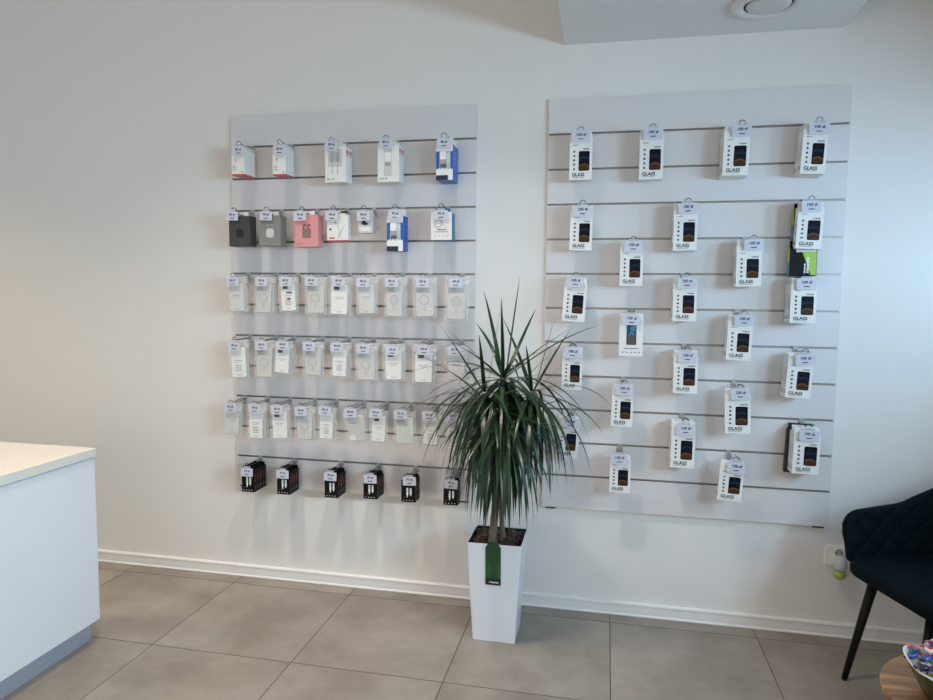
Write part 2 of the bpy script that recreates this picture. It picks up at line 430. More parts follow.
def blue_picture_front():
    r = thing('phone_glass_carton'); w = GW/2; zt = .014; H = GH
    X = lambda f: -w+GW*f
    Z = lambda f: zt-H*f
    m = MB(); m.box(-w, w, 0, GT, zt-H, zt-.024); m.build('carton', white, r, bevel=.0008, seg=1)
    t = MB(); hang_tab(t, w-.003, zt, zt-.026, GT); t.build('hang_tab', tabm, r)
    m = MB(); m.rrect(X(.31), X(.72), Z(.73), Z(.22), .004, -.0005, .0005); m.build('picture_bezel', bezelm, r)
    pm = bpy.data.materials.new('blue_swirl_print'); pm.use_nodes = True; nt = pm.node_tree
    wv = nt.nodes.new('ShaderNodeTexNoise'); wv.inputs['Scale'].default_value = 2.2; wv.inputs['Distortion'].default_value = 2.5
    tc = nt.nodes.new('ShaderNodeTexCoord'); nt.links.new(tc.outputs['Generated'], wv.inputs['Vector'])
    rr = nt.nodes.new('ShaderNodeValToRGB'); e = rr.color_ramp.elements; e[0].position = .4; e[0].color = (*S(20,28,36),1); e[1].position = .68; e[1].color = (*S(120,190,215),1)
    q = e.new(.56); q.color = (*S(40,110,150),1)
    nt.links.new(wv.outputs['Fac'], rr.inputs['Fac']); nt.links.new(rr.outputs['Color'], nt.nodes['Principled BSDF'].inputs['Base Color'])
    m = MB(); m.rrect(X(.33), X(.70), Z(.52), Z(.23), .004, -.0008, 0); m.build('phone_picture', pm, r)
    m = MB(); m.rrect(X(.33), X(.70), Z(.72), Z(.52), .004, -.0008, 0); m.build('phone_picture', mat('dim_ground_print', S(72,68,60), .4, noise=(60,.3)), r)
    m = MB(); k = random.Random(2); x = X(.22)
    while x < X(.80): q = k.uniform(.003,.006); m.box(x, x+q, -.0004, .0003, Z(.825), Z(.802)); x += q+.001
    m.build('caption_print', mat('blue_print', S(84,122,160), .5), r)
    m = MB()
    for f in (.17,.34,.52,.68,.84): m.disc(X(f), Z(.905), .0032, -.0004, .0003)
    m.build('feature_icons', greyp, r)
    return r

COLN = {'c1':'first','c2':'second','c3':'third','c4':'fourth','c5':'fifth'}
ROWN = {'r1':'top','r2':'second','r3':'third','r4':'bottom'}
RIGHT = [
('top1',0,-0.065,2.112,0.201,0.093,-0.066,2.088,0.0,2),
('top2',0,0.220,2.114,0.208,0.095,0.223,2.088,0.0,2),
('top3',0,0.548,2.097,0.184,0.098,0.563,2.086,1.0,4),
('top4',0,0.838,2.112,0.200,0.090,0.845,2.084,2.5,4),
('c1r1',2,-0.055,1.801,0.183,0.093,-0.052,1.783,1.0,2),
('c3r1',2,0.363,1.806,0.190,0.094,0.369,1.787,0.0,3),
('c5r1',2,0.835,1.817,0.196,0.095,0.831,1.787,2.0,2),
('c2r1',3,0.153,1.655,0.184,0.093,0.159,1.635,0.0,2),
('c4r1',3,0.611,1.660,0.189,0.096,0.626,1.639,-0.7,3),
('c1r2',4,-0.073,1.514,0.196,0.095,-0.075,1.488,3.0,2),
('c3r2',4,0.371,1.507,0.180,0.094,0.375,1.487,0.0,3),
('c5r2',4,0.822,1.505,0.178,0.096,0.827,1.485,0.0,4),
('c2r2',5,0.160,1.365,0.189,0.098,0.160,1.332,0.0,1),
('c4r2',5,0.591,1.359,0.187,0.096,0.601,1.337,1.7,2),
('c1r3',6,-0.080,1.208,0.183,0.085,-0.080,1.187,1.0,2),
('c3r3',6,0.384,1.203,0.175,0.097,0.388,1.183,0.0,3),
('c5r3',6,0.825,1.207,0.181,0.096,0.837,1.184,2.8,3),
('c2r3',7,0.134,1.077,0.201,0.089,0.139,1.037,1.0,1),
('c4r3',7,0.591,1.071,0.201,0.100,0.599,1.036,-1.8,1),
('c1r4',8,-0.088,0.931,0.203,0.090,-0.084,0.885,3.0,2),
('c3r4',8,0.385,0.923,0.210,0.097,0.391,0.879,0.5,4),
('c5r4',8,0.863,0.921,0.204,0.100,0.865,0.879,1.0,3),
('c2r4',9,0.131,0.768,0.178,0.087,0.127,0.739,0.0,1),
('c4r4',9,0.583,0.765,0.179,0.095,0.596,0.731,3.0,1),
]
def rlabel(key):
    if key.startswith('top'): return '%s from left, top row of carton panel' % ORD[int(key[3])-1]
    c, r = key[:2], key[2:]
    pos = {'r1':'uppermost','r2':'second down','r3':'third down','r4':'lowest'}[r]
    return '%s in %s staggered column, carton panel' % (pos, COLN[c])
for key, gi, X, zt, H, W, tx, tz, tilt, n in RIGHT:
    rl = rlabel(key)
    hx = X if abs(tx-X) < .03 else (X+tx)/2
    place_hook('R', hx, gi, tx, tz, '100 zł', 'wire hook with price tag, '+rl, 'hooks with price tags on the carton panel')
    zg = ZG['R']-.15*gi; hz = zg-.033
    for i in range(n):
        if i == 0: o = instance('blue' if key == 'c2r2' else 'gfront', blue_picture_front if key == 'c2r2' else glass_front)
        else: o = instance('gbody', glass_body)
        s = H/GH; y = -(.13-.010)+i*(GT+.0012)
        o.location = (hx+(RND.uniform(-.001,.001) if i else 0), y, hz+.0025)
        o.rotation_euler = (0, math.radians(tilt)+(RND.uniform(-.012,.012) if i else 0), 0); o.scale = (W/GW, 1, (zt-H-hz)/(.014-GH))
        if key == 'c2r2': lab = 'white carton with blue phone picture, '+rl
        elif i == 0: lab = ('white GLASS carton, front one, ' if n > 1 else 'single white GLASS carton, ')+rl
        else: lab = 'white GLASS carton, %s in its stack, %s' % (ORD[i], rl)
        tag(o, lab, 'box', 'white glass cartons on the carton panel')

# ---- the odd boxes of the fifth column
def lime_box():
    r = thing('lime_black_box'); w = .051; zt = .014; zb = zt-.142; t = .035
    m = MB(); m.box(-w, w, 0, t, zb, zt-.024, 0)
    m.build('carton', [mat('black_gloss_card', S(10,12,14), .45, spec=.15)], r, bevel=.0008, seg=1)
    h = MB(); hang_tab(h, w-.003, zt, zt-.026, t); h.build('hang_tab', MATS['black_gloss_card'], r)
    lime = mat('lime_print', S(158,196,58), .4); teal = mat('teal_print', S(70,150,150), .4)
    m = MB()
    m.prism([(.030,zb+.006),(w-.002,zb+.003),(w-.002,zb+.116),(-.012,zb+.116)], -.0005, .0003, 0)
    m.build('lime_wedge', lime, r)
    m = MB(); m.box(-w-.0005, -w+.0002, .001, t-.001, zb+.055, zt-.026, 0); m.box(-w-.0005, -w+.0002, .001, t-.001, zb+.001, zb+.055, 1)
    m.build('side_stripe', [mat('yellow_green_print', S(190,196,70), .4), teal], r)
    m = MB(); k = random.Random(4); z = zb+.012
    while z < zb+.075: q = k.uniform(.004,.008); m.box(.014, .022, -.0008, .0003, z, z+q); z += q+.0015
    z = zb+.012
    while z < zb+.050: q = k.uniform(.003,.006); m.box(.004, .010, -.0008, .0003, z, z+q); z += q+.0015
    m.build('side_lettering', tabm, r)
    return r
lb = lime_box(); lb.location = (.822, -.086, 2.126-.45-.033+.0025)
tag(lb, 'black and lime box below the uppermost carton of the fifth staggered column', 'box')
place_hook('R', .822, 3, .830, 2.126-.45-.041, '100 zł', 'wire hook holding the black and lime box, carton panel', 'hooks with price tags on the carton panel')
lb2 = copy_tree(lb); lb2.location = (.836, -.066, 2.126-.30-.033+.0025)
tag(lb2, 'black and lime box hidden behind the uppermost cartons of the fifth column', 'box')
for ch in list(C.objects):
    if ch.parent is None and ch.name.startswith('display_hook') and 'black and lime' in ch.get('label', ''):
        ch.scale = (1, .62, 1)
db = thing('navy_case_box'); w = .0535
m = MB(); m.box(-w, w, 0, .02, .014-.205, -.008); m.build('carton', mat('navy_card', S(34,37,48), .4), db, bevel=.0008, seg=1)
h = MB(); hang_tab(h, w-.003, .016, -.01, .02); h.build('hang_tab', MATS['navy_card'], db)
db.location = (.858, -.046, 2.126-1.2-.033+.0025); db.rotation_euler = (0, .035, 0)
tag(db, 'dark navy box at the back of the lowest hook in the fifth column', 'box')

# ------------------------------------------------------------------ left panel products
bagm = mat('clear_pouch_film', S(236,238,238), .12, spec=.9, alpha=.15, bump=(70,1.0))
headm = mat('clear_pouch_header', S(240,241,240), .1, spec=.9, alpha=.22, bump=(60,1.0))
casem = mat('frosted_clear_case', S(206,204,199), .3, noise=(30,.02))
ringm = mat('case_ring_print', S(178,178,177), .35)
paperm = mat('white_insert_card', S(238,237,232), .55)
creamm = mat('cream_insert_card', S(236,233,218), .55)
def bag(parent, w=.049, zt=.014, zb=-.158, t=.012, seed=0):
    """Clear pouch: crinkled front and back sheets, sealed edges, header with a hang hole."""
    k = random.Random(seed); m = MB(); nu, nv = 12, 18; za = -.012
    def sheet(sign):
        rows = []
        for j in range(nv+1):
            row = []
            for i in range(nu+1):
                u = i/nu; v = j/nv
                edge = min(u, 1-u, v, 1-v)*5; b = min(1, edge)**.6
                x = -w+2*w*u+(k.uniform(-.0015,.0015) if 0 < i < nu else k.uniform(-.0012,.0012))
                row.append((x, t*.5+sign*(t*.5*b+(k.uniform(-.0012,.0004) if b > .2 else 0)+.0002), zb+(za-zb)*v))
            rows.append(row)
        return rows
    m.grid(sheet(-1), 0, True, flip=False); m.grid(sheet(1), 0, True, flip=True)
    m.hole_plate(-w, w, za, zt, 0, 0, .007, .0048, t*.5-.0004, t*.5+.0004, 1)
    return m.build('pouch', [bagm, headm], parent)
def pouch(kind, seed=0):
    r = thing('phone_case_pouch'); bag(r, seed=seed)
    y0, y1 = .0022, .0098; zt, zb, w = -.018, -.152, .0365
    if kind in ('paper', 'cream', 'label', 'card', 'sticker', 'pattern'):
        m = MB(); m.rrect(-w, w, zb, zt, .009, y0+.001, y1, 0); m.build('phone_case', casem, r, bevel=.001, seg=1)
        cm = {'paper': paperm, 'cream': creamm, 'card': mat('grey_insert_card', S(214,212,208), .55), 'label': paperm, 'sticker': paperm,
              'pattern': casem}[kind]
        m = MB(); m.rrect(-w+.002, w-.002, zb+.002, zt-.002, .007, y0-.0004, y0+.0008, 0); m.build('insert_card', cm, r)
        k = random.Random(seed+50); m = MB()
        def dashes(x0, x1, z, h):
            x = x0
            while x < x1: q = k.uniform(.003,.006); m.box(x, min(x+q,x1), y0-.0008, y0, z, z+h); x += q+.0012
        if kind != 'pattern':
            dashes(-.020,.021,-.078,.0026); dashes(-.014,.014,-.086,.0018); dashes(-.010,.012,-.143,.0026)
            m.build('small_print', greyp, r)
        if kind in ('label', 'sticker'):
            m = MB(); k = random.Random(seed)
            for q in range(4): dashes(-.014,.015,-.100-.0082*q,.0034)
            m.build('block_print', greyp if kind == 'label' else mat('dark_red_print', S(120,48,56), .5), r)
        if kind in ('sticker', 'paper'):
            m = MB(); m.rrect(-.024, .002, -.046, -.031, .004, y0-.0010, y0+.001, 0); m.build('camera_cutout', mat('dark_cutout', S(52,50,50), .5), r)
        if kind == 'sticker':
            m = MB(); m.box(-.008, .022, y0-.0009, y0, -.068, -.060); m.box(-.004,.012,y0-.0009,y0,-.098,-.090); m.build('block_print', black, r)
        if kind == 'pattern':
            m = MB()
            for a in range(7):
                for b in range(14):
                    x = -.030+.010*a; z = -.026-.0088*b
                    if z < -.122 and x < 0: continue
                    m.prism([(x-.002,z-.0026),(x-.0008,z-.0030),(x+.002,z+.0022),(x+.0008,z+.0026)] if b % 2 else [(x+.0008,z-.0030),(x+.002,z-.0026),(x-.0008,z+.0026),(x-.002,z+.0022)], y0-.0008, y0)
            m.build('dash_pattern', mat('taupe_print', S(150,142,138), .6), r)
            m = MB(); m.disc(-.018, -.137, .0125, y0-.0012, y0, 0, 24); m.build('round_sticker', paperm, r)
            m = MB(); m.box(-.024,-.012,y0-.0015,y0-.001,-.139,-.136); m.build('sticker_print', greyp, r)
    else:
        body = casem if kind == 'ring' else mat('green_tinted_case', S(212,222,208), .3)
        m = MB(); m.rrect(-w, w, zb, zt, .010, y0, y1, 0); c = m.build('phone_case', body, r, bevel=.0015, seg=2)
        m = MB(); m.rrect(-w+.004, -.002, -.050, -.023, .006, y0-.0016, y0+.001, 0); m.build('camera_frame', ringm, c)
        m = MB(); m.ring(0, -.084, .0165, .0215, y0-.0010, y0+.0006, 0, 32)
        m.rrect(-.0028, .0028, -.128, -.110, .002, y0-.0010, y0+.0006, 0); m.build('charging_ring', ringm if kind == 'ring' else mat('pale_green_print', S(196,210,192), .4), c)
        if seed == 1:
            m = MB(); m.disc(0,-.084,.0165,y0-.0006,y0+.0005,0,28); m.build('ring_disc', mat('blue_grey_tint', S(190,191,195), .4), c)
    return r
def pouch_back(seed=0):
    r = thing('phone_case_pouch'); bag(r, seed=seed+7)
    m = MB(); m.rrect(-.0365, .0365, -.152, -.018, .010, .0022, .0098, 0); m.build('phone_case', casem, r, bevel=.0015, seg=1)
    return r

def carton(name, W, H, T, mats, tabmat=None, tab=.022, hole=True):
    """Root with a carton body hanging below the hole; returns (root, x(f), z(f))."""
    r = thing(name); w = W/2; zt = .012
    MB().box(-w, w, 0, T, zt-H, zt-tab).build('carton', mats, r, bevel=.0008, seg=1)
    t = MB(); hang_tab(t, min(w-.002, .03), zt, zt-tab-.002, T); t.build('hang_tab', tabmat or mats, r)
    return r, (lambda f: -w+W*f), (lambda f: zt-H*f)
def slim(W, H, front):
    r, X, Z = carton('earphone_carton', W, H, .0195, white, tab=.018)
    MB().box(-W/2-.0002, W/2+.0002, -.0002, .0197, Z(1)-.0003, Z(.965)).build('red_base_band', redp, r)
    if front:
        m = MB(); m.tube([(X(.42),-.0004,Z(.44)),(X(.34),-.0004,Z(.50)),(X(.33),-.0004,Z(.53))], .0009, 5); m.tube([(X(.24),-.0004,Z(.45)),(X(.33),-.0004,Z(.53)),(X(.33),-.0004,Z(.60))], .0009, 5)
        m.build('earphone_picture', greyp, r)
        m = MB(); k = random.Random(1)
        for z in (.70,.76,.83): m.box(X(.10), X(.10)+k.uniform(.012,.018), -.0004, .0002, Z(z)-.0012, Z(z)+.0012)
        m.disc(X(.82), Z(.90), .003, -.0004, .0002); m.build('small_print', greyp, r)
    return r
def window_box(W, H, front, kind):
    r, X, Z = carton('charger_carton', W, H, .035, white, tab=.022)
    m = MB(); m.box(W/2-.0002, W/2+.0003, .003, .032, Z(.30), Z(.20)); m.box(W/2-.0002, W/2+.0003, .004, .020, Z(.36), Z(.32)); m.build('red_side_print', mat('faded_red_print', S(206,140,142), .5), r)
    if front:
        if kind == 3:
            m = MB(); m.rrect(X(.14), X(.82), Z(.62), Z(.18), .004, -.0004, .0003); m.build('picture_panel', mat('pale_grey_print', S(206,205,200), .4), r)
            m = MB()
            for f in (.34,.60): m.rrect(X(f)-.011, X(f)+.011, Z(.50), Z(.27), .006, -.0008, 0); m.box(X(f)-.0016, X(f)+.0016, -.0008, 0, Z(.80), Z(.50))
            m.build('cable_picture', mat('mid_grey_print', S(168,167,164), .4), r)
        else:
            m = MB(); m.rrect(X(.30), X(.66), Z(.86), Z(.22), .004, -.0004, .0003); m.build('picture_panel', MATS['pale_grey_print'], r)
            m = MB(); m.rrect(X(.33), X(.63), Z(.52), Z(.30), .006, -.0010, 0); m.build('charger_picture', mat('bright_white_print', S(240,240,236), .4), r)
            m = MB(); m.box(X(.36), X(.60), -.0009, 0, Z(.62), Z(.53)); m.build('plug_picture', mat('mid_grey_print', S(168,167,164), .4), r)
        m = MB(); m.disc(X(.14), Z(.92), .004, -.0004, .0003); m.disc(X(.40), Z(.92), .004, -.0004, .0003); m.box(X(.20),X(.30),-.0004,.0003,Z(.93),Z(.91)); m.build('small_print', greyp, r)
    return r
def blue_box(W, H, front):
    blue = mat('blue_card', S(28,92,172), .35)
    r = thing('blue_charger_carton'); w = W/2; zt = .012; T = .036
    X = lambda f: -w+W*f
    Z = lambda f: zt-H*f
    MB().box(-w, w, 0, T, zt-H, zt-.030).build('carton', blue, r, bevel=.0008, seg=1)
    t = MB(); hang_tab(t, w-.002, zt, zt-.032, T); t.build('hang_tab', tabm, r)
    m = MB()
    for q in range(5): m.prism([(-.001,0),(.001,0),(.001,.001),(-.001,.001)], 0, .0001)
    m = MB()
    for q, (a, b) in enumerate(((.34,.38),(.46,.50),(.60,.63))): m.add([(w+.0003,.004,Z(b)),(w+.0003,.030,Z(a)),(w+.0003,.030,Z(a)+.004),(w+.0003,.004,Z(b)+.004)], [(0,1,2,3)])
    m.build('side_print', mat('light_blue_print', S(90,150,210), .4), r)
    if front:
        m = MB(); m.box(X(.0), X(1), -.0006, .0003, Z(.325), Z(.165)); m.build('white_header', tabm, r)
        m = MB(); m.rrect(X(.20), X(.86), Z(.80), Z(.33), .003, -.0005, .0003); m.build('blister_window', mat('pale_blue_grey', S(178,188,196), .2), r)
        m = MB(); m.rrect(X(.24), X(.60), Z(.52), Z(.335), .004, -.006, 0); m.build('charger_plug', mat('bright_white_print', S(240,240,236), .4), r)
        m = MB(); m.rrect(X(.28), X(.58), Z(.62), Z(.53), .002, -.004, 0); m.rrect(X(.26), X(.62), Z(.71), Z(.63), .002, -.003, 0, 1); m.build('plug_pins', [mat('mid_grey_print', S(168,167,164), .4), mat('slate_print', S(86,96,96), .4)], r)
        m = MB(); m.tube([(X(.68),-.001,Z(.68)),(X(.66),-.001,Z(.40)),(X(.72),-.001,Z(.36)),(X(.78),-.001,Z(.40)),(X(.78),-.001,Z(.66))], .0022, 6); m.build('charging_cable', MATS['bright_white_print'], r)
        pts = [(X(0),Z(.885)),(X(1),Z(.885)),(X(1),Z(.715))]
        for q in range(9): pts.append((X(1-(q+.5)/9), Z(.76 if q % 2 == 0 else .715)))
        pts.append((X(0),Z(.715)))
        m = MB(); m.prism(pts, -.0008, .0003); m.box(X(.72), X(1), -.0008, .0003, Z(1), Z(.885)); m.build('white_band', tabm, r)
        m = MB(); m.box(X(0), X(.72), -.0008, .0003, Z(.995), Z(.885)); m.build('dark_caption_block', mat('navy_print', S(30,34,62), .4), r)
    return r
def cube_box(W, H, kind):
    col, pic, pic2 = {'dark': (S(62,64,64), S(34,35,36), S(92,94,92)), 'grey': (S(132,134,128), S(206,206,200), S(170,171,166)), 'pink': (S(222,150,150), S(142,114,104), S(92,70,66))}[kind]
    cm = mat(kind+'_card', col, .5, noise=(30,.02))
    r, X, Z = carton('earbud_case_carton', W, H, .058, cm, tabmat=tabm, tab=.020)
    m = MB(); m.rrect(X(.34), X(.70), Z(.76), Z(.50), .012 if kind != 'pink' else .003, -.0006, .0003); m.build('case_picture', mat(kind+'_case_print', pic, .4), r)
    m = MB()
    for f in (.40,.58): m.tube([(X(f),-.0004,Z(.50)),(X(f),-.0004,Z(.41)),(X(f+.03),-.0004,Z(.385)),(X(f+.08),-.0004,Z(.40)),(X(f+.09),-.0004,Z(.44))], .0026, 6)
    m.build('earbud_picture', mat(kind+'_bud_print', pic2, .4), r)
    m = MB()
    for q in range(6): m.box(X(.08)+q*.006, X(.08)+q*.006+.004, -.0004, .0002, Z(.93), Z(.915))
    m.build('small_print', mat(kind+'_small_print', pic2, .5), r)
    return r
def ear_box(W, H):
    r, X, Z = carton('earphone_carton', W, H, .030, white, tab=.021)
    MB().box(-W/2-.0002, W/2+.0002, -.0002, .0302, Z(1)-.0003, Z(.97)).build('red_base_band', redp, r)
    m = MB(); m.tube([(X(.48),-.0004,Z(.50)),(X(.60),-.0004,Z(.66)),(X(.52),-.0004,Z(.90))], .0013, 5); m.tube([(X(.86),-.0004,Z(.44)),(X(.72),-.0004,Z(.62)),(X(.60),-.0004,Z(.86))], .0013, 5); m.build('earphone_picture', mat('silver_print', S(186,184,180), .4), r)
    m = MB(); m.disc(X(.16), Z(.62), .005, -.0004, .0003); m.disc(X(.40), Z(.40), .003, -.0004, .0003); m.box(X(.66),X(.96),-.0004,.0003,Z(.10),Z(.04)); m.build('dark_print', black, r)
    m = MB(); m.box(X(.10), X(.36), -.0004, .0003, Z(.93), Z(.88)); m.build('caption_print', redp, r)
    return r
def adapter_box(W, H):
    cm = mat('pale_grey_card', S(198,199,198), .4)
    r, X, Z = carton('adapter_carton', W, H, .040, cm, tab=.020)
    m = MB(); m.disc(X(.40), Z(.56), .010, -.0008, .0003, 0, 18); m.box(X(.42), X(.66), -.0008, .0003, Z(.66), Z(.55)); m.build('adapter_picture', mat('dark_grey_print', S(60,60,60), .4), r)
    m = MB(); m.rrect(X(.12), X(.88), Z(.92), Z(.74), .003, -.0005, .0003); m.build('pale_label', white, r)
    return r
def teal_box(W, H, front):
    teal = mat('teal_blue_card', S(22,110,150), .4)
    r, X, Z = carton('cable_carton', W, H, .030, teal, tabmat=mat('blue_tab_card', S(60,110,160), .4), tab=.021)
    if front:
        MB().box(-W/2+.0004, W/2-.0004, -.0005, .0003, Z(1)+.0004, Z(.125)).build('white_front', white, r)
        m = MB(); m.ring(X(.34), Z(.48), .017, .0205, -.0009, .0002, 0, 32); m.ring(X(.34), Z(.48), .012, .014, -.0009, .0002, 0, 32); m.tube([(X(.55),-.0007,Z(.50)),(X(.68),-.0007,Z(.56)),(X(.78),-.0007,Z(.66))], .001, 5); m.build('coiled_cable_picture', mat('sand_print', S(176,170,160), .5), r)
        m = MB(); k = random.Random(6)
        for z, h, a, b in ((.69,.0045,.30,.72),(.755,.003,.16,.82)):
            x = X(a)
            while x < X(b): q = k.uniform(.003,.007); m.box(x, min(x+q,X(b)), -.0009, .0002, Z(z), Z(z)+h); x += q+.001
        m.build('caption_print', mat('slate_blue_print', S(70,90,130), .5), r)
        m = MB()
        for f in (.2,.4,.6,.8): m.rrect(X(f)-.004, X(f)+.004, Z(.90), Z(.83), .002, -.0008, .0002)
        m.build('feature_icons', mat('pale_sand_print', S(214,210,200), .5), r)
    return r
def black_box(front):
    bk = mat('black_card', S(12,12,14), .45, spec=.2)
    W, H = .066, .142
    r, X, Z = carton('stylus_carton', W, H, .0185, bk, tab=.018)
    m = MB(); m.box(W/2-.0002, W/2+.0003, .004, .0145, Z(.60), Z(.28), 0); m.box(W/2-.0002, W/2+.0003, .005, .013, Z(.90), Z(.72), 1); m.build('side_print', [mat('maroon_print', S(92,26,32), .45), mat('dark_green_grey_print', S(52,62,62), .45)], r)
    if front:
        m = MB(); m.box(X(.30), X(.62), -.0005, .0003, Z(.135), Z(.10)); m.box(X(.20), X(.34), -.0005, .0003, Z(.125), Z(.10)); m.build('white_mark', tabm, r)
        m = MB()
        for f, l in ((.44,.80),(.68,.74)): m.prism([(X(f)-.0012,Z(l)),(X(f)+.0012,Z(l)),(X(f)+.0045,Z(.66)),(X(f)+.0045,Z(.42)),(X(f)-.0045,Z(.42)),(X(f)-.0045,Z(.66))], -.0008, .0003)
        m.build('stylus_picture', mat('bright_white_print', S(240,240,236), .4), r)
        m = MB()
        for f in (.16,.38,.60,.80): m.disc(X(f), Z(.925), .003, -.0005, .0003)
        m.build('feature_icons', mat('silver_print', S(186,184,180), .4), r)
        m = MB(); m.box(X(.10), X(.40), -.0005, .0003, Z(.83), Z(.80)); m.build('maroon_caption', MATS['maroon_print'], r)
    return r

LEFT = [
('A1',0,-1.624,2.102,0.131,0.065,-1.614,2.077,5,'slim'),
('A2',0,-1.418,2.099,0.134,0.062,-1.410,2.073,4,'slim'),
('A3',0,-1.146,2.112,0.186,0.100,-1.160,2.083,2,'window'),
('A4',0,-0.899,2.107,0.185,0.099,-0.907,2.085,2,'window'),
('A5',0,-0.645,2.110,0.186,0.075,-0.645,2.076,3,'blue'),
('B1',2,-1.623,1.789,0.144,0.107,-1.652,1.783,1,'cube'),
('B2',2,-1.470,1.784,0.138,0.107,-1.481,1.781,1,'cube'),
('B3',2,-1.290,1.788,0.147,0.115,-1.313,1.778,1,'cube'),
('B4',2,-1.138,1.797,0.131,0.101,-1.159,1.776,1,'ear'),
('B5',2,-1.006,1.797,0.097,0.069,-1.010,1.774,1,'adapter'),
('B6',2,-0.868,1.808,0.188,0.074,-0.864,1.776,2,'blue'),
('B7',2,-0.657,1.800,0.133,0.094,-0.656,1.773,2,'teal'),
('C1',4,-1.643,1.476,0.135,0.072,-1.655,1.480,3,'card'),
('C2',4,-1.496,1.473,0.136,0.075,-1.509,1.481,3,'ring'),
('C3',4,-1.387,1.474,0.128,0.071,-1.388,1.482,3,'sticker'),
('C4',4,-1.235,1.462,0.124,0.082,-1.262,1.483,3,'ring'),
('C5',4,-1.132,1.467,0.133,0.083,-1.130,1.482,3,'paper'),
('C6',4,-0.996,1.476,0.137,0.075,-1.013,1.480,3,'card'),
('C7',4,-0.856,1.469,0.140,0.073,-0.880,1.481,3,'ring'),
('C8',4,-0.736,1.486,0.155,0.081,-0.737,1.480,3,'ring'),
('C9',4,-0.584,1.470,0.154,0.081,-0.587,1.481,2,'ring'),
('D1',6,-1.637,1.176,0.148,0.077,-1.653,1.176,3,'label'),
('D2',6,-1.500,1.179,0.144,0.079,-1.514,1.184,3,'ring'),
('D3',6,-1.420,1.173,0.113,0.070,-1.407,1.188,3,'paper'),
('D4',6,-1.254,1.181,0.129,0.076,-1.276,1.186,3,'ring'),
('D5',6,-1.122,1.189,0.139,0.068,-1.139,1.187,3,'label'),
('D6',6,-1.004,1.179,0.140,0.087,-1.014,1.182,3,'ring'),
('D7',6,-0.879,1.195,0.151,0.077,-0.876,1.177,3,'paper'),
('D8',6,-0.738,1.198,0.162,0.080,-0.730,1.183,3,'paper'),
('D9',6,-0.586,1.198,0.144,0.075,-0.591,1.184,2,'card'),
('E1',8,-1.676,0.886,0.131,0.069,-1.679,0.884,2,'card'),
('E2',8,-1.558,0.891,0.152,0.071,-1.553,0.885,3,'label'),
('E3',8,-1.435,0.897,0.151,0.075,-1.439,0.884,2,'paper'),
('E4',8,-1.296,0.895,0.146,0.075,-1.320,0.883,2,'ring'),
('E5',8,-1.196,0.899,0.142,0.065,-1.200,0.891,2,'label'),
('E6',8,-1.038,0.922,0.167,0.083,-1.077,0.886,1,'pattern'),
('E7',8,-0.933,0.918,0.146,0.064,-0.955,0.890,1,'paper'),
('E8',8,-0.812,0.916,0.156,0.082,-0.837,0.890,1,'green'),
('E9',8,-0.694,0.917,0.155,0.066,-0.705,0.890,1,'label'),
('E10',8,-0.593,0.914,0.146,0.062,-0.596,0.889,1,'card'),
('F1',10,-1.601,0.617,0.138,0.076,-1.599,0.578,6,'black'),
('F2',10,-1.417,0.616,0.136,0.074,-1.415,0.580,5,'black'),
('F3',10,-1.177,0.622,0.141,0.067,-1.176,0.585,5,'black'),
('F4',10,-0.986,0.634,0.145,0.061,-0.981,0.586,5,'black'),
('F5',10,-0.804,0.634,0.147,0.057,-0.795,0.589,4,'black'),
('F6',10,-0.606,0.631,0.143,0.058,-0.603,0.587,3,'black'),
]
ROWL = {0:'top row', 2:'second row', 4:'third row', 6:'fourth row', 8:'fifth row', 10:'bottom row'}
PRICE = {0:'80 zł', 2:'90 zł', 4:'60 zł', 6:'60 zł', 8:'50 zł', 10:'70 zł'}
DESC = {'slim':'slim white carton with red base','window':'white charger carton','blue':'blue charger carton','teal':'white-fronted teal carton','black':'black stylus carton',
        'card':'pouch with grey-carded phone case','ring':'pouch with ring-marked clear case','paper':'pouch with white-carded phone case','cream':'pouch with cream-carded phone case','label':'pouch with block-printed case card','sticker':'pouch with dark-red-printed card',
        'pattern':'pouch with dash-patterned case and round sticker','green':'pouch with green-tinted clear case'}
LAST = {'A1':None}
pouch_n = 0
